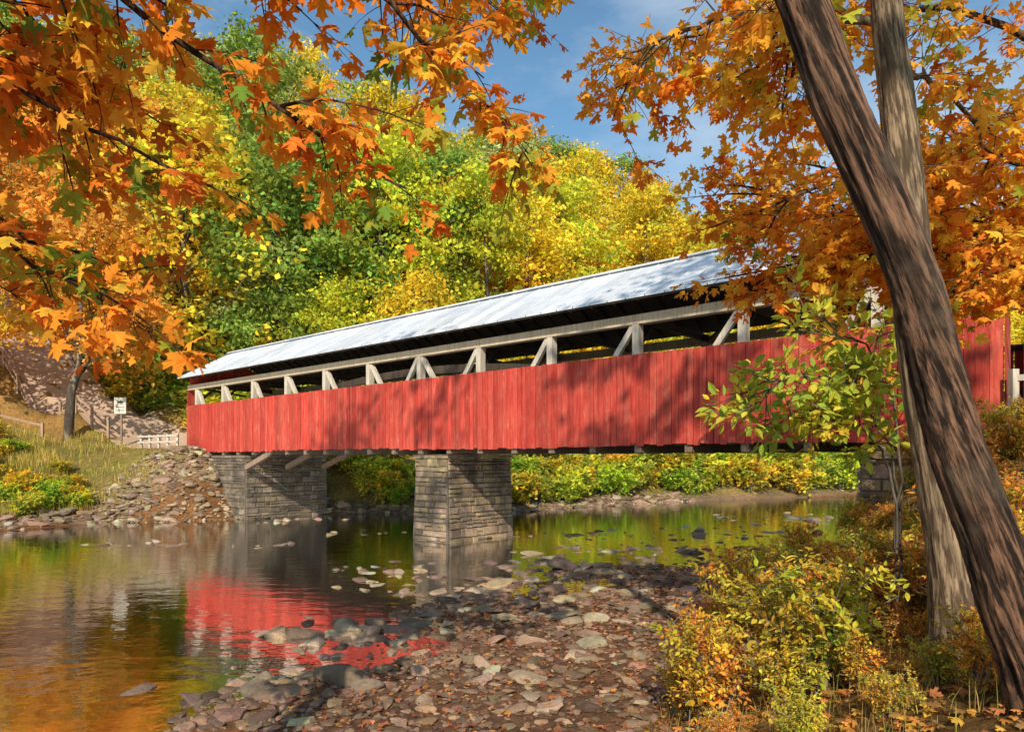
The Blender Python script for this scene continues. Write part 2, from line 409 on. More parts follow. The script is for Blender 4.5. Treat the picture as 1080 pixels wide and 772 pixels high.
def masonry(mb,p0,p1,z0,z1,out,ch=.25,sl=(.2,.75),batter=0.0,base=(.30,.245,.19)):
    p0=np.array(p0,float);p1=np.array(p1,float);t=nrm(p1-p0);Ln=np.linalg.norm(p1-p0);out=np.array(out,float)
    z=z0
    while z<z1-.05:
        h=min(ch*random.uniform(.55,1.4),z1-z);x=0
        if z1-(z+h)<.1: h=z1-z
        off=batter*(z1-z)
        while x<Ln-.02:
            w=min(random.uniform(*sl),Ln-x)
            if Ln-(x+w)<.15: w=Ln-x
            g=random.uniform(.6,1.3);c=np.array(base)*g*np.array([1,random.uniform(.93,1.04),random.uniform(.85,1.12)])
            nsub=2 if (h>.24 and random.random()<.35) else 1
            for si in range(nsub):
                za=z+h*si/nsub;hh=h/nsub
                pr=random.uniform(.02,.10);j=lambda:random.uniform(.008,.045)
                V=[]
                for (xx,zz) in ((x+.008,za+.008),(x+w-.008,za+.008),(x+w-.008,za+hh-.008),(x+.008,za+hh-.008)):
                    q=p0+t*xx+out*(off-.02);V.append((q[0],q[1],zz))
                for (xx,zz) in ((x+.008+j(),za+.008+j()),(x+w-.008-j(),za+.008+j()),(x+w-.008-j(),za+hh-.008-j()),(x+.008+j(),za+hh-.008-j())):
                    q=p0+t*xx+out*(off+pr*random.uniform(.5,1.3));V.append((q[0],q[1],zz))
                mb.add(V,[[4,5,6],[4,6,7]],0,c*random.uniform(.85,1.15))
                mb.add(V,[[0,1,5,4],[1,2,6,5],[2,3,7,6],[3,0,4,7]],0,c)
            x+=w
        z+=h
def stoneblock(name,u0,u1,v0,v1,z0,z1,batter=.03,cap=True,base=(.30,.245,.19)):
    mb=MB();c=[BT(np.array(q,float))[:2] for q in ((u0,v0,0),(u1,v0,0),(u1,v1,0),(u0,v1,0))]
    outs=[-NN,D,NN,-D]
    for i in range(4): masonry(mb,c[i],c[(i+1)%4],z0,z1,outs[i],batter=batter,base=base)
    e=batter*(z1-z0)
    V=BT(np.array([(u0,v0,z1-.03),(u1,v0,z1-.03),(u1,v1,z1-.03),(u0,v1,z1-.03),(u0-e,v0-e,z0),(u1+e,v0-e,z0),(u1+e,v1+e,z0),(u0-e,v1+e,z0)],float))
    mb.add(V,[[0,1,2,3],[0,1,5,4],[1,2,6,5],[2,3,7,6],[3,0,4,7]],1)
    if cap: box(mb,u0-.1,u1+.1,v0-.1,v1+.1,z1,z1+.14,0,np.array(base)*1.1,BT)
    return mb.obj(name,[MASON,MORTAR],bridge)
stoneblock('stone_pier',17.1,18.9,.35,3.9,-.7,3.2,base=(.42,.33,.235))
stoneblock('stone_abutment_far_bank',32.0,36.5,.1,4.9,-.3,3.2,.02,base=(.25,.21,.165))  # darker base colour puts the shade under the bridge into the stone
stoneblock('stone_abutment_near_bank',-2.2,2.7,-.1,5.1,-.2,3.2,.02,base=(.46,.33,.21))
mb=MB()
q0=BT(np.array([-.3,-.15,0]))[:2];q1=BT(np.array([-5.5,-1.6,0]))[:2];o=nrm(np.array([-(q1-q0)[1],(q1-q0)[0]]));o=o if o@(-NN)>0 else -o
masonry(mb,q0,q1,1.5,4.1,o,base=(.34,.27,.19));V=[]
for q in (q0,q1,q1-o*.6,q0-o*.6):
    for z in (1.0,4.08): V.append((q[0],q[1],z))
mb.add(V,[[0,1,3,2],[2,3,5,4],[4,5,7,6],[6,7,1,0],[1,3,5,7]],1);mb.obj('wing_wall',[MASON,MORTAR],bridge)
mb=MB()
for vv in (.1,2.4,4.7):
    beam(mb,BT(np.array([31.9,vv,2.7])),BT(np.array([29.6,vv,3.4])),.2,.25,0)
mb.obj('timber_brackets',[GREYW],bridge)

# ------------------------------------------------------------------ rocks
def ico(sub):
    bm=bmesh.new();bmesh.ops.create_icosphere(bm,subdivisions=sub,radius=1)
    V=np.array([v.co[:] for v in bm.verts]);F=np.array([[v.index for v in f.verts] for f in bm.faces]);bm.free();return V,F
ICO2=ico(2);ICO3=ico(3)
def rocks(mb,pos,scl,col,tm=ICO2,yaw=None):
    V0,F0=tm;n=len(pos);V=np.repeat(V0[None],n,0)
    for k in range(11):
        p=nrm(rng.normal(size=(n,3)));o_=rng.uniform(.38,.85,n)
        d=np.einsum('nki,ni->nk',V,p)-o_[:,None];V=V-np.clip(d,0,None)[...,None]*p[:,None]
    V=V*scl[:,None];t=rng.uniform(0,6.28,n) if yaw is None else yaw
    tl=rng.normal(0,.12,(n,1));V[...,2]=V[...,2]+V[...,0]*tl
    c,s=np.cos(t)[:,None],np.sin(t)[:,None]
    V=np.stack([V[...,0]*c-V[...,1]*s,V[...,0]*s+V[...,1]*c,V[...,2]],-1)+pos[:,None]
    k=len(V0);F=(np.arange(n)[:,None,None]*k+F0[None]).reshape(-1,3)
    mb.add(V.reshape(-1,3),F,0,np.repeat(col,k,0))
def rockcol(n,base=(.24,.185,.15)):
    g=np.exp(rng.normal(0,.38,n))[:,None];return np.clip(np.array(base)*g*(1+rng.normal(0,.06,(n,3))),.03,.5)
mb=MB()
n=15000;vv=rng.uniform(-17,6,n);_,uW_,uB_=lines(vv);uu=uB_-.6+rng.uniform(0,1,n)*(uW_-uB_+2.0)
P=BT(np.stack([uu,vv,0*uu],1));P[:,2]=height(P[:,0],P[:,1])
sz=np.clip(np.exp(rng.normal(-3.1,.55,n)),.013,.2)
keep=(P[:,2]>-.12);P=P[keep];sz=sz[keep];n=len(P)
sc=sz[:,None]*np.stack([rng.uniform(.8,1.7,n),rng.uniform(.7,1.1,n),rng.uniform(.25,.5,n)],1);P[:,2]+=sc[:,2]*.35
rocks(mb,P,sc,rockcol(n,(.27,.18,.125)))
n=1200;vv=rng.uniform(-14,8,n);_,uW_,_=lines(vv);uu=uW_+rng.uniform(0,1,n)**1.5*11
P=BT(np.stack([uu,vv,0*uu],1));P[:,2]=height(P[:,0],P[:,1]);sz=np.exp(rng.normal(-2.3,.5,n)).clip(.05,.3)
sc=sz[:,None]*np.stack([rng.uniform(.8,1.9,n),rng.uniform(.7,1.1,n),rng.uniform(.3,.5,n)],1);P[:,2]+=sc[:,2]*.2
rocks(mb,P,sc,rockcol(n,(.24,.165,.115)))
CL=[]
for cx,cy,r,k in SHOAL:
    for i in range(k): CL.append((cx+random.gauss(0,r*.62),cy+random.gauss(0,r*.42)))
CL=np.array(CL);hh=height(CL[:,0],CL[:,1]);kk=(hh<.02)&(hh>-.3);CL=CL[kk];hh=hh[kk];n=len(CL)
wd=np.exp(rng.normal(-1.75,.5,n)).clip(.07,.42);hz=np.maximum(wd*rng.uniform(.3,.5,n),.05)
rocks(mb,np.stack([CL[:,0],CL[:,1],np.maximum(hh+hz*.45,-hz*.35)],1),np.stack([wd*rng.uniform(1.1,1.8,n),wd*rng.uniform(.7,1,n),hz],1),rockcol(n,(.36,.27,.195)),ICO3)
BL=[(-2.3,12.7,.6,.3,.12),(-3.6,11.4,.3,.22,.08),(2.4,18.9,.85,.3,.12),(-.3,17.2,.42,.3,.16),(-.9,16.3,.35,.25,.12),(.9,13.4,.5,.28,.11),(1.6,13.0,.3,.24,.14),
(.3,11.6,.34,.24,.13),(1.3,11.2,.3,.24,.13),(-.4,10.2,.3,.2,.12),(-1.3,10.0,.22,.15,.11),(.2,9.4,.3,.22,.11),(-2.0,9.3,.28,.2,.12),
(2.6,15.3,.4,.24,.13),(3.4,16.8,.35,.26,.14),(2.0,16.5,.34,.24,.1),(.9,8.2,.2,.14,.08),(1.9,10.3,.26,.18,.1),(-.6,14.3,.38,.26,.1),(-1.6,13.9,.3,.2,.1)]
for i in range(60):
    v_=random.uniform(-12,0);_,w_,b_2=lines(v_);u_=random.uniform(float(b_2),float(w_)+.6);p=BT(np.array([u_,v_,0]));s=random.uniform(.09,.2)*(1.3 if p[1]>13 else 1);BL.append((p[0],p[1],s*1.4,s,s*.42))
BL=np.array(BL);P=np.stack([BL[:,0],BL[:,1],np.maximum(height(BL[:,0],BL[:,1]),-.08)+BL[:,4]*.3],1)
rocks(mb,P,BL[:,2:5]*1.05,rockcol(len(BL),(.35,.265,.19)),ICO3,yaw=rng.uniform(-.5,.5,len(BL)))
mb.obj('river_rocks',[STONE],smooth=False)
mb=MB()
n=1700;vv=rng.uniform(-16,30,n);uL_,_,_=lines(vv);uu=uL_+rng.normal(.6,.9,n)
P=BT(np.stack([uu,vv,0*uu],1));P[:,2]=height(P[:,0],P[:,1]);sz=np.exp(rng.normal(-1.8,.5,n)).clip(.07,.5)
sc=sz[:,None]*np.stack([rng.uniform(.8,1.5,n),rng.uniform(.7,1.1,n),rng.uniform(.35,.6,n)],1);P[:,2]+=sc[:,2]*.2
rocks(mb,P,sc,rockcol(n,(.30,.22,.155)))
n=1100;uu=rng.uniform(32.5,39,n);vv=rng.uniform(-6.0,.5,n);P=BT(np.stack([uu,vv,0*uu],1));P[:,2]=height(P[:,0],P[:,1])
sz=np.exp(rng.normal(-2.0,.5,n)).clip(.05,.38);sc=sz[:,None]*np.stack([rng.uniform(.8,1.5,n),rng.uniform(.7,1.1,n),rng.uniform(.35,.6,n)],1)
rocks(mb,P,sc,rockcol(n,(.36,.27,.19)))
mb.obj('shore_riprap',[STONE])

# ------------------------------------------------------------------ distant trees
def crown_tree(name,seed,H,cw,nc,per,ls,f0=.22,trunk_r=.22,rc=(1.1,1.9),edge=.45):
    g=np.random.default_rng(seed);mb=MB()
    pz=np.linspace(0,H*.88,9);px=np.cumsum(g.normal(0,.14,9));py=np.cumsum(g.normal(0,.14,9));px-=px[0];py-=py[0]
    P=np.stack([px,py,pz-.6*(pz==0)],1);tube(mb,P,np.linspace(trunk_r,.05,9),7,1)
    f=f0+(1-f0)*g.uniform(0,1,nc)**.85
    prof=np.clip(1-np.abs((f-(f0+.38*(1-f0)))/(.66*(1-f0)))**2.2,.06,1)**.6
    rad=cw*prof*np.sqrt(g.uniform(.12,1,nc))*g.uniform(.75,1.3,nc);an=g.uniform(0,6.28,nc)
    cx=np.interp(f*H,pz,px);cy=np.interp(f*H,pz,py)
    c=np.stack([cx+rad*np.cos(an),cy+rad*np.sin(an),f*H],1)
    for i in range(0,nc,3):
        zb=max(H*f0*.7,c[i,2]-rad[i]*.8-.6);b0=np.array([np.interp(zb,pz,px),np.interp(zb,pz,py),zb])
        mid=(b0+c[i])/2+np.array([0,0,.3]);tube(mb,smooth_path([b0,mid,c[i]],5),np.linspace(trunk_r*.3,.02,5),4,1)
    for i in range(nc):
        k=int(per*g.uniform(.5,1.4));d=nrm(g.normal(size=(k,3)));r=g.uniform(*rc)
        ax=nrm(g.normal(size=3)+np.array([0,0,.1]));rr=(r*g.uniform(0,1,k)**edge*np.exp(g.normal(0,.22,k)))
        q=d*rr[:,None]*np.array([1,1,.55]);q=q+ (q@ax)[:,None]*ax*.7;q=q+c[i]
        nz=nrm(d*.7+g.normal(size=(k,3))*.6+np.array([0,0,.5]));dy=nrm(g.normal(size=(k,3))+np.array([0,0,-.5]))
        br=g.uniform(.72,1.22);hue=g.normal(0,.10)
        vv=br*np.exp(g.normal(0,.2,k));hh=hue+g.normal(0,.08,k)
        col=np.stack([vv*(1+hh),vv*(1-.2*hh),vv*(1-hh)],1)
        leaves(mb,QUAD,q,dy,nz,ls*g.uniform(.6,1.4,k),np.clip(col,.05,2.2),0)
    return mb.mesh(name,[FOL,BARKD],smooth={1})
TV=[crown_tree('crown_%d'%i,100+i,*p) for i,p in enumerate([(17,4.4,80,95,.38),(20,4.8,90,95,.38),(15,4.8,75,95,.36),(22,4.3,85,95,.38),(13,3.8,65,95,.34),(18,5.4,95,95,.40)])]
TH=[17,20,15,22,13,18]
SPARSE=[crown_tree('tall_crown_%d'%i,200+i,27,5.5,26,90,.40,.5,.32,(.9,1.7)) for i in range(2)]
PAL=dict(lime=(.64,.64,.06),yellow=(.86,.66,.06),gold=(.86,.55,.06),orange=(.84,.40,.07),rust=(.62,.22,.06),green=(.28,.39,.07),olive=(.44,.47,.09),pale=(.56,.58,.2))
def pick(x,y,s):
    px=540+720*x/max(y,1)
    if px<200: w=dict(orange=5,gold=4,green=2,lime=2,yellow=2)
    elif px<420: w=dict(lime=6,yellow=4,green=3,gold=1.5,olive=1.5,pale=.8)
    else: w=dict(yellow=8,lime=5,gold=3.5,green=1.3,olive=.8,orange=.5)
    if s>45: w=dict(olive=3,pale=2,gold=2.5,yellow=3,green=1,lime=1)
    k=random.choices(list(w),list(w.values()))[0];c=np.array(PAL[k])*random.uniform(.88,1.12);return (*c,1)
forest=empty('hillside_forest');pts=[]
tries=0
while len(pts)<210 and tries<30000:
    tries+=1
    x=random.uniform(-80,90);y=random.uniform(38,125)
    if abs(x)>.80*y+4: continue
    u_,v_=uv_of(x,y);uL_,_,_=lines(v_);s=u_-float(uL_)
    if s<7.5 or s>72: continue
    if s<11 and random.random()<.4: continue
    if road_dist(np.array([x]),np.array([y]))[0]<4.0: continue
    if x<-18 and y<49 : continue
    sp=4.6 if s<26 else 6.4
    if any((x-a[0])**2+(y-a[1])**2<sp*sp for a in pts): continue
    i=random.randrange(6);k=random.uniform(.8,1.2)*(.72 if s<14 else 1);zg=float(height(x,y))
    # the wooded ridge falls away towards the right (upstream)
    slope=(zg+TH[i]*k-3.2)/y
    lim=np.interp(x/y,[-.75,-.47,-.29,-.1,.0,.11,.22,.36,.8],[.68,.66,.64,.58,.52,.46,.40,.33,.28])
    if slope>lim: 
        if zg+TH[i]*.62-3.2>lim*y: continue
        k=(lim*y+3.2-zg)/TH[i]
        if k<.6: continue
    pts.append((x,y,s))
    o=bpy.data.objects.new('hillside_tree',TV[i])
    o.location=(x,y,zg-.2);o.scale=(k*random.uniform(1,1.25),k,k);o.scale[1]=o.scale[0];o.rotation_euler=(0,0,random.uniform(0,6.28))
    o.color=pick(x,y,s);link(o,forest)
def tree(name,x,y,mesh,sc,colr):
    o=bpy.data.objects.new(name,mesh);o.location=(x,y,float(height(x,y))-.1);o.scale=(sc,sc,sc);o.rotation_euler=(0,0,random.uniform(0,6.28));o.color=(*colr,1);return link(o)
t1=crown_tree('roadside_tree',301,15,4.6,80,120,.32,.36,.32)
tree('roadside_tree',-28,43,t1,1.0,PAL['orange']);tree('roadside_tree',-35,42,TV[2],1,PAL['gold']);tree('roadside_tree',-29.5,54,TV[4],.85,PAL['lime'])
tree('roadside_tree',-42,49,TV[0],.9,PAL['orange']);tree('roadside_tree',-22.5,53,TV[4],.9,PAL['yellow']);tree('roadside_tree',-17,50,TV[4],.8,PAL['green']);tree('roadside_tree',-19,57,TV[2],.9,PAL['yellow'])
tree('roadside_tree',-25.5,56,TV[4],.75,PAL['green']);tree('roadside_tree',-29,60,TV[4],.8,PAL['lime']);tree('roadside_tree',-36,60,TV[4],.8,PAL['gold'])
for x,y,i in ((-10,-4,0),(3,-8,1),(9,-5,0)):
    tree('dapple_tree',x,y,SPARSE[i],1,PAL['gold'])  # added out of view behind the camera to dapple the bridge siding

# ------------------------------------------------------------------ shrubs
def shrub(name,seed,H,Wd,stems,per,ls,tmpl=OVATE,cols=((.45,.50,.06),(.70,.52,.06),(.28,.36,.05))):
    g=np.random.default_rng(seed);mb=MB();cols=np.array(cols)
    for i in range(stems):
        a_=g.uniform(0,6.28);r=Wd*g.uniform(.2,1);h=H*g.uniform(.55,1.1)
        b0=np.array([g.normal(0,.1*Wd),g.normal(0,.1*Wd),-.15]);e=np.array([r*math.cos(a_),r*math.sin(a_),h])
        mid=np.array([b0[0]*.6+e[0]*.35,b0[1]*.6+e[1]*.35,h*.62]);P=smooth_path([b0,mid,e],12);tube(mb,P,np.linspace(.010,.003,12)*H**.5,4,1)
        nt_=9;cc=cols[g.integers(len(cols))]*g.uniform(.7,1.25)
        for j in range(nt_):
            t=g.uniform(.25,1);p=P[min(11,int(t*11))];d=nrm(g.normal(size=3)+np.array([0,0,.25])+nrm(e-b0)*.5);ln=H*g.uniform(.12,.32)
            k=per;f=np.linspace(.1,1,k)[:,None];q=p+d*f*ln+g.normal(0,.012,(k,3))-np.array([0,0,.15])*f*f*ln
            tube(mb,np.array([p,p+d*ln*.5-np.array([0,0,.04])*ln,p+d*ln-np.array([0,0,.15])*ln]),.003*H**.5,3,1)
            side=nrm(np.cross(d,g.normal(size=3)))*np.where(np.arange(k)%2==0,1,-1)[:,None]
            dy=nrm(side+d*.7+g.normal(0,.3,(k,3))+np.array([0,0,-.25]));nz=nrm(g.normal(0,.45,(k,3))+np.array([0,0,1]))
            col=cc*np.exp(g.normal(0,.22,(k,1)))*(1+g.normal(0,.1,(k,3)))
            leaves(mb,tmpl,q,dy,nz,ls*g.uniform(.6,1.3,k),np.clip(col,.01,.95),0)
    return mb.mesh(name,[FOL,BARKD])
FS=[shrub('far_shrub_%d'%i,400+i,2.2,1.7,44,9,.22,QUAD,((.50,.52,.08),(.78,.62,.07),(.26,.36,.05),(.6,.62,.06))) for i in range(3)]
fs=empty('shoreline_shrubs');cnt=0;tries=0
def put_shrub(x,y,k,c):
    o=bpy.data.objects.new('shoreline_shrub',random.choice(FS))
    o.location=(x,y,float(height(x,y)));o.scale=(k*1.3,k*1.3,k);o.rotation_euler=(0,0,random.uniform(0,6.28));o.color=(*c,1);link(o,fs)
SCC=[(1,1,1),(.85,1.1,.8),(1.1,1.2,1),(1.15,.95,.8),(.75,.95,.7),(1.3,.95,.7)]
while cnt<390 and tries<9000:
    tries+=1;v_=random.uniform(-15,95);uL_=float(lines(v_)[0]);s=random.choice([random.uniform(1.2,4),random.uniform(2,11)])
    if -5.5<v_<8: continue
    p=BT(np.array([uL_+s,v_,0]))
    if p[1]<24 or p[0]>.9*p[1]+4 or p[0]<-.9*p[1]-4: continue
    if road_dist(p[:1],p[1:2])[0]<3: continue
    if v_<-5 and (s<1.5 or p[1]>38): continue
    k=random.uniform(.4,.95)*(1 if s<6 else 1.2)*(1.35 if v_>30 else 1)*(.5 if v_<-5 else 1)
    put_shrub(p[0],p[1],k,random.choice(SCC));cnt+=1
for i in range(85):
    y=random.uniform(47.5,62);x=-random.uniform(.36,.62)*y
    if road_dist(np.array([x]),np.array([y]))[0]>3: put_shrub(x,y,random.uniform(.8,1.4),random.choice(SCC[:5]))
for i in range(30):
    x=random.uniform(-30,-21);y=random.uniform(32,37.5);u_,v_=uv_of(x,y)
    if u_-float(lines(v_)[0])>1.6 and v_<-5: put_shrub(x,y,random.uniform(.3,.55),random.choice(SCC))

NS=[shrub('bush_a',501,1.0,.75,34,11,.062,cols=((.62,.54,.07),(.72,.46,.06),(.38,.40,.06))),
    shrub('bush_b',502,1.2,.7,30,11,.07,cols=((.80,.46,.06),(.82,.34,.06),(.6,.48,.06))),
    shrub('bush_c',503,.75,.8,34,11,.05,cols=((.64,.27,.06),(.62,.42,.08),(.80,.40,.07))),
    shrub('bush_d',504,1.3,.65,28,11,.08,cols=((.38,.44,.06),(.64,.56,.07),(.78,.56,.07)))]
ug=empty('undergrowth');cnt=0;tries=0
while cnt<175 and tries<8000:
    tries+=1;y=random.uniform(5.0,17);x=random.uniform(1.6,12)
    u_,v_=uv_of(x,y);uB_=float(lines(v_)[2])
    if u_>uB_-.1 or v_>-.9 or x>.85*y+.8: continue
    s=uB_-u_
    if y<6.3 and 3.1<x<4.5 and random.random()<.6: continue
    k=random.uniform(.6,1.0)*(.55 if s<.8 else 1)
    if y<6.3: k*=.5
    if y>9.5: k*=.8
    if x/y>.44 and x/y<.58 and y>9.5: k*=.7
    o=bpy.data.objects.new('bush',random.choices(NS,(2,4,4,1) if (x/y>.42 or y<7.5) else (3,2,1.5,2.5))[0])
    o.location=(x,y,float(height(x,y)));o.scale=(k*1.1,k*1.1,k*random.uniform(.85,1.1));o.rotation_euler=(0,0,random.uniform(0,6.28))
    g=random.uniform(.85,1.25);o.color=(g,g*random.uniform(.85,1.05),g,1);link(o,ug);cnt+=1

def grass(name,P,hmin,hmax,w,cols,lean=.35):
    n=len(P);mb=MB();h=rng.uniform(hmin,hmax,n);a_=rng.uniform(0,6.28,n);d=np.stack([np.cos(a_),np.sin(a_),0*a_],1);sd=np.stack([-np.sin(a_),np.cos(a_),0*a_],1)
    l_=(rng.uniform(.1,1,n)*lean*h)[:,None];up=np.array([0,0,1.0]);H_=h[:,None];w_=w*rng.uniform(.6,1.3,(n,1))
    V=np.stack([P-sd*w_,P+sd*w_,P+d*l_*.35+up*H_*.6+sd*w_*.7,P+d*l_*.35+up*H_*.6-sd*w_*.7,P+d*l_+up*H_],1)
    F=np.arange(n)[:,None]*5
    col=np.array(cols)[rng.integers(len(cols),size=n)]*np.exp(rng.normal(0,.25,(n,1)))
    C=np.repeat(col,5,0)
    mb.add(V.reshape(-1,3),F+np.array([[0,1,2,3]]),0,C);mb.F.append((F+np.array([[3,2,4]]),0));
    return mb.obj(name,[FOL])
n=34000;v_=rng.uniform(-18,-1.5,n);s=rng.uniform(1.2,13,n);uL_=lines(v_)[0];P=BT(np.stack([uL_+s,v_,0*s],1))
kk=(fnoise(P[:,0],P[:,1],.2,2)>-.45)&(road_dist(P[:,0],P[:,1])>2.2);P=P[kk];kk=~((uv_of(P[:,0],P[:,1])[0]>33)&(uv_of(P[:,0],P[:,1])[1]>-5.5)&(rng.uniform(0,1,len(P))<.85));P=P[kk]
P[:,2]=height(P[:,0],P[:,1])-.03
grass('bank_grass',P,.2,.7,.013,((.66,.50,.16),(.50,.43,.08),(.74,.54,.18),(.36,.38,.07)),.6)
n=16000;x=rng.uniform(1.5,13,n);y=rng.uniform(4.5,17,n);u_,v_=uv_of(x,y);uB_=lines(v_)[2];kk=(u_<uB_-.05)&(v_<-.3);P=np.stack([x,y,height(x,y)-.02],1)[kk]
grass('wild_grass',P,.08,.36,.0035,((.50,.38,.12),(.34,.34,.07),(.60,.38,.14)),.8)

def litter(name,P,size,cols):
    n=len(P);mb=MB();nz=nrm(rng.normal(0,.35,(n,3))+np.array([0,0,1]));dy=nrm(rng.normal(size=(n,3))*np.array([1,1,.15]))
    col=np.array(cols)[rng.integers(len(cols),size=n)]*np.exp(rng.normal(0,.25,(n,1)))
    leaves(mb,MAPLE,P,dy,nz,size*rng.uniform(.6,1.2,n),col,0);return mb.obj(name,[FOL])
n=4200;v_=rng.uniform(-16,2,n);_,uW_,uB_=lines(v_);u_=uB_-1+rng.uniform(0,1,n)**1.3*(uW_-uB_+1.2);P=BT(np.stack([u_,v_,0*u_],1));P[:,2]=np.maximum(height(P[:,0],P[:,1])+rng.uniform(.02,.07,n),.01)
LC=((.50,.19,.09),(.42,.14,.07),(.62,.30,.08),(.36,.17,.09))
litter('fallen_leaves',P,.075,LC)
n=6500;x=rng.uniform(1.5,9,n);y=rng.uniform(4.2,11,n);u_,v_=uv_of(x,y);uB_=lines(v_)[2];kk=(u_<uB_)&(v_<-.5);P=np.stack([x,y,height(x,y)+rng.uniform(.01,.06,n)],1)[kk]
litter('fallen_leaves',P,.09,((.62,.28,.07),(.5,.2,.08),(.75,.45,.08),(.45,.25,.1)))

# ------------------------------------------------------------------ near trees
MAPC=np.array([(.92,.34,.04),(.88,.25,.03),(.94,.44,.05),(.94,.58,.06),(.68,.17,.03),(.42,.44,.05),(.20,.33,.05)])
def foliate(mb,P,R,f0,spacing,tl,ls,tmpl,cols,w,g,droop=.35,leafsp=.085,mat_l=0,mat_b=1,spread=1.0):
    seg=np.linalg.norm(np.diff(P,axis=0),axis=1);cum=np.concatenate([[0],np.cumsum(seg)]);tot=cum[-1]
    T=nrm(np.gradient(P,axis=0));cols=np.array(cols);w=np.array(w,float);w/=w.sum()
    def twig(p,d,ln,depth,ci):
        m=6;t=np.linspace(0,1,m)[:,None]
        bend=g.normal(0,.12,3)
        Q=p+d*ln*t+(bend*ln-np.array([0,0,droop*ln*.45]))*t*t
        tube(mb,Q,np.linspace(.0045 if depth==0 else .003,.0014,m)*(1+ln),4,mat_b,(.6,.6,.6))
        tt=np.arange(.18 if depth else .4,1.001,leafsp/ln)
        if len(tt)==0: return
        A=np.stack([np.interp(tt,t[:,0],Q[:,i]) for i in range(3)],1)
        s0=nrm(np.cross(d,g.normal(size=3)))
        for sgn in (-1,1):
            k=len(A);dy=nrm(sgn*s0+d*.55+g.normal(0,.35,(k,3))+np.array([0,0,-droop*1.3]))
            pet=dy*ls*g.uniform(.3,.7,(k,1));q=A+pet
            nz=nrm(g.normal(0,.5,(k,3))+np.array([0,-.35,.8]))
            c=np.where((g.uniform(0,1,k)<.65)[:,None],cols[ci][None],cols[g.choice(len(cols),k,p=w)])
            c=c*np.exp(g.normal(0,.16,(k,1)));keep=g.uniform(0,1,k)<.8
            if keep.sum()==0: continue
            tc=cols[g.choice(len(cols),k,p=w)]
            leaves(mb,tmpl,q[keep],dy[keep],nz[keep],ls*g.uniform(.5,1.2,keep.sum()),np.clip(c[keep],.01,.95),mat_l,tc[keep] if tmpl is MAPLE else None)
        e=nrm(Q[-1]-Q[-2])[None];leaves(mb,tmpl,Q[-1:],e,nrm(g.normal(0,.4,(1,3))+np.array([[0,0,1]])),[ls],cols[ci][None],mat_l)
        if depth==0:
            for f in g.uniform(.25,.85,2):
                pp=Q[int(f*(m-1))];dd=nrm(d+g.normal(0,.6,3));twig(pp,dd,ln*.55,1,ci)
    s=tot*f0
    while s<=tot:
        i=min(len(P)-2,np.searchsorted(cum,s)-1);i=max(i,0);f=(s-cum[i])/max(seg[i],1e-6);p=P[i]+(P[i+1]-P[i])*f;t=T[i]
        side=nrm(np.cross(t,g.normal(size=3)))*np.array([1,1,.75])
        d=nrm(side*spread+t*.6+np.array([0,0,-droop*.4]))
        if s/tot>.96: d=t
        twig(p,d,g.uniform(*tl),0,g.choice(len(cols),p=w))
        s+=spacing*g.uniform(.6,1.4)
def limb(mb,pts,r0,r1,g,fol=None,n=18,sub=0,subl=1.0,**k):
    P=smooth_path(pts,n);P[1:-1]+=g.normal(0,.018,(n-2,3));tube(mb,P,np.linspace(r0,r1,n),7,1,(.7,.7,.7))
    if fol: foliate(mb,P,None,g=g,**fol)
    for i in range(sub):
        j=int(g.uniform(.35,.85)*n);t=nrm(P[min(j+1,n-1)]-P[j-1]);d=nrm(t+nrm(np.cross(t,g.normal(size=3)))*.8+np.array([0,0,-.06]))
        ln=subl*g.uniform(.7,1.2);e=P[j]+d*ln;Q=smooth_path([P[j],P[j]+d*ln*.5+np.array([0,0,.05]),e],9);tube(mb,Q,np.linspace(r1*1.8,r1*.7,9),5,1,(.7,.7,.7))
        if fol: foliate(mb,Q,None,g=g,**dict(fol,f0=.25))
g=np.random.default_rng(77)
FA=dict(f0=.35,spacing=.165,tl=(.25,.6),ls=.14,tmpl=MAPLE,cols=MAPC,w=(4,2.6,4,2.0,2.2,1.6,1.8),droop=.32,leafsp=.12)
mb=MB()
zt=float(height(-3.5,1.5))
TP=smooth_path([(-3.6,1.4,zt-.3),(-3.5,1.5,3),(-3.4,1.5,5),(-3.5,1.5,7),(-3.3,1.3,10)],20);tube(mb,TP,np.linspace(.26,.10,20),12,1,rough=.04)
for pts,sub in (([(-3.5,1.5,5),(-3.2,3.3,6.4),(-2.2,4.6,6.0),(-1.4,5,5.55),(-.8,5.2,5.25)],3),
    ([(-3.4,1.5,6),(-2.6,3.5,7),(-1.3,4.8,6.75),(-.4,5.5,6.2),(.1,5.8,5.9)],4),
    ([(-3.5,1.5,3.6),(-3.6,3,4.7),(-3.3,4,4.6),(-2.7,4.7,4.2)],3),
    ([(-3.5,1.5,4.6),(-3.5,3.6,5.7),(-3.0,4.3,5.45),(-2.1,4.8,5.1)],3),
    ([(-3.4,1.5,6.8),(-3,3.8,7.3),(-2.3,4.8,7.0),(-1.6,5.2,6.6)],4),
    ([(-3.5,1.5,5.6),(-3.8,3.8,6.6),(-3.5,4.8,6.4),(-3.0,5.4,6.0)],4),
    ([(-3.3,1.5,7.5),(-2.4,4.0,7.8),(-1.2,5.2,7.5),(-.2,6.0,7.2)],4),
    ([(-3.5,1.5,5),(-4.3,4,5.7),(-4.4,5.4,5.4),(-4.1,6.2,4.9)],3)):
    limb(mb,pts,.035,.008,g,FA,sub=sub,subl=.7)
mb.obj('maple_tree',[FOL,BARK],smooth={1})
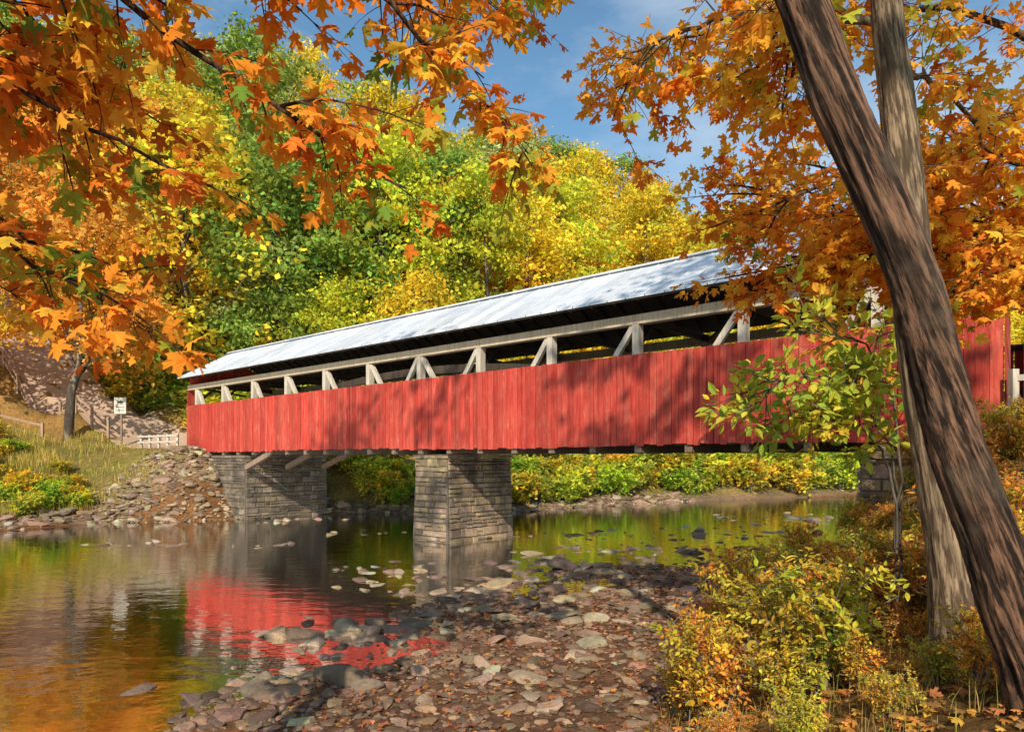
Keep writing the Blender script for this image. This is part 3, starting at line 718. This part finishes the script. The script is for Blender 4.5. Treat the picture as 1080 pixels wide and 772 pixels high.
def trunk(mb,pts,rad,n=170,k=56,ridge=.07,seed=1):
    gg=np.random.default_rng(seed);P=smooth_path(pts,n);R=np.interp(np.linspace(0,1,n),np.linspace(0,1,len(rad)),rad)
    T=nrm(np.gradient(P,axis=0));S=nrm(np.cross(T,np.array([0,1.0,.1])));U=np.cross(S,T);a=np.linspace(0,2*np.pi,k,endpoint=False)
    A=a[None,:]+0*np.arange(n)[:,None];t=np.arange(n)[:,None]*1.0
    r=0
    for q in range(10):
        f=gg.integers(5,26);r=r+np.sin(A*f+gg.uniform(0,6.28)+gg.normal(0,1)*np.sin(t*gg.uniform(.05,.16)+gg.uniform(0,6.28))*2.0)
    r=.45-np.abs(r/10**.5)*.9+.06*gg.normal(size=(n,k))
    low=np.sin(A*2+t*.02)*.35+np.sin(t*.07+A)*.25
    rr=R[:,None]*(1+ridge*r+ridge*.5*low)
    V=P[:,None]+rr[...,None]*(np.cos(a)[None,:,None]*S[:,None]+np.sin(a)[None,:,None]*U[:,None])
    i=np.arange(n-1)[:,None]*k;j=np.arange(k)[None];j2=(j+1)%k
    cc=np.clip(.85+.45*r,.5,1.2).reshape(-1,1)*np.ones((1,3))
    mb.add(V.reshape(-1,3),np.stack([i+j,i+j2,i+k+j2,i+k+j],-1).reshape(-1,4),1,cc)
FR=dict(f0=.2,spacing=.15,tl=(.3,.7),ls=.135,tmpl=MAPLE,cols=MAPC,w=(4,1.8,5.5,4.5,.8,.9,.3),droop=.28,leafsp=.105)
mb=MB()
trunk(mb,[(3.6,4.5,1.2),(3.44,4.5,1.85),(3.28,4.5,2.22),(3.125,4.5,2.72),(2.94,4.5,3.22),(2.81,4.5,3.72),(2.656,4.5,4.34),(2.41,4.5,4.97),(2.125,4.5,5.59),(1.906,4.5,6.22),(1.55,4.6,7.3),(1.2,4.7,9)],[.25,.20,.175,.165,.16,.155,.15,.15,.15,.145,.13,.09],seed=3,ridge=.12)
for pts,sub in (([(1.55,4.6,7.3),(1.0,5.5,8.1),(.5,6.2,8.0),(.0,6.7,7.7)],4),([(1.9,4.5,6.4),(2.3,5.8,7.2),(2.9,7,7.3),(3.1,8,7.0)],4)):
    limb(mb,pts,.045,.010,g,FR,sub=sub,subl=.8)
mb.obj('leaning_maple_tree',[FOL,BARK],smooth={1})
mb=MB()
trunk(mb,[(4.0,6,.9),(3.98,6,1.35),(3.9,6,2.22),(3.74,6,3.22),(3.60,6,4.06),(3.52,6,4.8),(3.46,6,5.56),(3.375,6,6.4),(3.29,6,7.2),(3.2,6,9)],[.36,.28,.22,.195,.18,.165,.15,.14,.125,.07],seed=4,ridge=.055)
for pts,sub in (([(3.3,6,7),(2.4,6.8,7.6),(1.7,7.3,7.7),(1.0,7.6,7.6)],3),([(3.35,6,6.4),(4.1,6.8,7.0),(5,7.4,6.8),(5.6,7.8,6.3)],4),([(3.45,6,5.6),(4.1,7,6.2),(4.7,8,6.1),(5.2,8.6,5.6)],4)):
    limb(mb,pts,.04,.009,g,FR,sub=sub,subl=.8)
mb.obj('pale_barked_tree',[FOL,BARKP],smooth={1})
mb=MB();zt=float(height(8.6,8.6))
tube(mb,smooth_path([(8.7,8.7,zt-.3),(8.6,8.6,5),(8.5,8.5,8),(8.4,8.4,12)],16),np.linspace(.28,.1,16),12,1,rough=.04)
for pts,sub in (([(8.6,8.6,4.5),(6.8,9,6.0),(4.9,9.2,6.0),(2.9,9.3,5.65)],9),([(8.5,8.5,5.5),(6.8,9.2,7.2),(4.7,9.2,7.0),(2.6,8.9,6.2)],9),
    ([(8.5,8.5,7),(6,8.7,8.8),(3.9,8.2,8.5),(2.0,7.8,8.0)],6),([(8.6,8.6,5.2),(7,8.6,6.5),(5.8,8.2,6.0),(4.9,8,5.6)],6),([(8.6,8.6,4.2),(7.4,8,5.6),(6.2,7.6,5.4),(5.5,7.4,5.0)],6),
    ([(8.6,8.6,6),(7.6,10,7.6),(6.2,11,8),(4.3,11.6,7.8)],8),([(8.6,8.6,5),(7.8,10,6.4),(6.4,11,6.8),(4.6,11.6,6.7)],8),
    ([(8.6,8.6,5.5),(7.2,9.6,6.6),(5.6,10.2,6.9),(3.6,10.4,6.7)],8)):
    limb(mb,pts,.06,.011,g,FR,sub=sub,subl=1.1)
mb.obj('maple_tree.001',[FOL,BARK],smooth={1})
SC=[(.44,.50,.06),(.64,.58,.07),(.32,.42,.06),(.80,.56,.06),(.80,.38,.06)]
FS_=dict(f0=.3,spacing=.10,tl=(.22,.48),ls=.135,tmpl=OVATE,cols=SC,w=(4,4,3,2,1),droop=.2,leafsp=.075)
mb=MB();zt=float(height(4.2,7.6))
for pts,sub in (([(4.3,7.6,zt-.1),(4.2,7.4,2.8),(3.7,7.2,3.8),(3.0,7,4.05),(2.2,7,3.8)],6),([(4.2,7.5,2.2),(4.1,7.3,3.6),(3.7,7.2,4.4),(3.1,7.1,4.5)],4),([(4.25,7.5,1.8),(4.0,7.2,3.0),(3.5,7.1,3.6),(2.7,7,3.6)],4)):
    limb(mb,pts,.018,.006,g,dict(FS_,f0=.5),sub=sub,subl=.5)
mb.obj('sapling',[FOL,BARKD],smooth={1})

# ------------------------------------------------------------------ small structures
sign=empty('road_sign');mb=MB();zg=float(height(-25.2,44))
box(mb,-25.25,-25.15,44,44.1,zg-.3,6.2,0);mb.obj('post',[GREYW],sign)
mb=MB();box(mb,-25.6,-24.85,43.93,43.99,6.05,7.1,0,(1.2,1.25,1.3));box(mb,-25.5,-24.95,43.915,43.929,6.25,6.28,1);box(mb,-25.5,-24.95,43.915,43.929,6.45,6.48,1);box(mb,-25.4,-25.05,43.915,43.929,6.75,6.85,1);mb.obj('board',[WHITE,DARKW],sign)
gr=empty('white_guard_rail');mb=MB()
for uu in np.arange(38.9,43.0,1.0):
    p=BT(np.array([uu,-.45-(uu-38.9)*.12,0]));zg=float(height(p[0],p[1]));mb.add(np.array([[p[0]+i,p[1]+j,z] for i in (-.06,.06) for j in (-.06,.06) for z in (zg-.3,4.6)]),BOXF,0,(1,1,1))
mb.obj('posts',[WHITE],gr);mb=MB()
for z in (4.15,4.5): beam(mb,BT(np.array([38.8,-.52,z])),BT(np.array([43.1,-1.05,z])),.05,.11,0,(1,1,1))
mb.obj('rails',[WHITE],gr)
def railfence(name,pts,hgt=1.1,mat=GREYW,rc=(1.5,1.4,1.3)):
    e=empty(name);mb=MB();P=np.array(pts,float);seg=np.linalg.norm(np.diff(P,axis=0),axis=1).sum();n=int(seg/2)+1;Q=smooth_path(P,n);z=height(Q[:,0],Q[:,1])
    for q,zz in zip(Q,z): beam(mb,(q[0],q[1],zz-.2),(q[0],q[1],zz+hgt),.13,.13,0,rc)
    mb.obj('posts',[mat],e);mb=MB()
    for i in range(n-1):
        for f in (.45,.85): beam(mb,(Q[i][0],Q[i][1],z[i]+hgt*f),(Q[i+1][0],Q[i+1][1],z[i+1]+hgt*f+random.uniform(-.05,.05)),.05,.12,0,rc)
    mb.obj('rails',[mat],e)
railfence('wooden_fence',[(-40,39.5),(-34,40),(-28.2,41)],1.4)
railfence('wooden_fence',[(-26.2,44.3),(-31,45.8),(-37,49.2),(-46,55)],1.3)
railfence('wooden_fence',[tuple(BT(np.array([-.2,-.3,0]))[:2]),tuple(BT(np.array([-7,-1.4,0]))[:2])],1.2,WHITE,(1,1,1))

# ------------------------------------------------------------------ light, sky, camera
el=math.radians(34);az=math.atan2(-.12,-1.0)
sv=Vector((math.sin(az)*math.cos(el),math.cos(az)*math.cos(el),math.sin(el)))
sl=bpy.data.lights.new('sun','SUN');sl.energy=5.0;sl.angle=math.radians(.5);sl.color=(1,.88,.69)
so=bpy.data.objects.new('sun',sl);so.rotation_euler=sv.to_track_quat('Z','Y').to_euler();so.location=(0,-20,40);link(so)
w=bpy.data.worlds.new('World');scene.world=w;w.use_nodes=True;nt=w.node_tree;nt.nodes.clear()
sk=N(nt,'ShaderNodeTexSky',sky_type='NISHITA');sk.sun_disc=False;sk.sun_elevation=el;sk.sun_rotation=az%(2*math.pi);sk.air_density=1.0;sk.dust_density=.6
tc=N(nt,'ShaderNodeTexCoord');cl=noise(nt,2.6,7,.6,vec=tc.outputs['Generated'],stretch=(1,1,2.6))
tint=mixc(nt,1.0,sk.outputs[0],(.84,1.12,1.14),'MULTIPLY')
c=mixc(nt,ramp(nt,cl,[(.42,.0),(.72,.6)]),tint,(5.2,5.8,6.2))
bg=N(nt,'ShaderNodeBackground');bg.inputs[1].default_value=.15;nt.links.new(c,bg.inputs[0])
o=N(nt,'ShaderNodeOutputWorld');nt.links.new(bg.outputs[0],o.inputs[0])
cam=bpy.data.cameras.new('camera');cam.lens=24;cam.sensor_width=36;cam.shift_y=97/1080;cam.clip_end=3000
co=bpy.data.objects.new('camera',cam);co.location=(0,0,3.2);co.rotation_euler=(math.radians(90),0,0);link(co);scene.camera=co
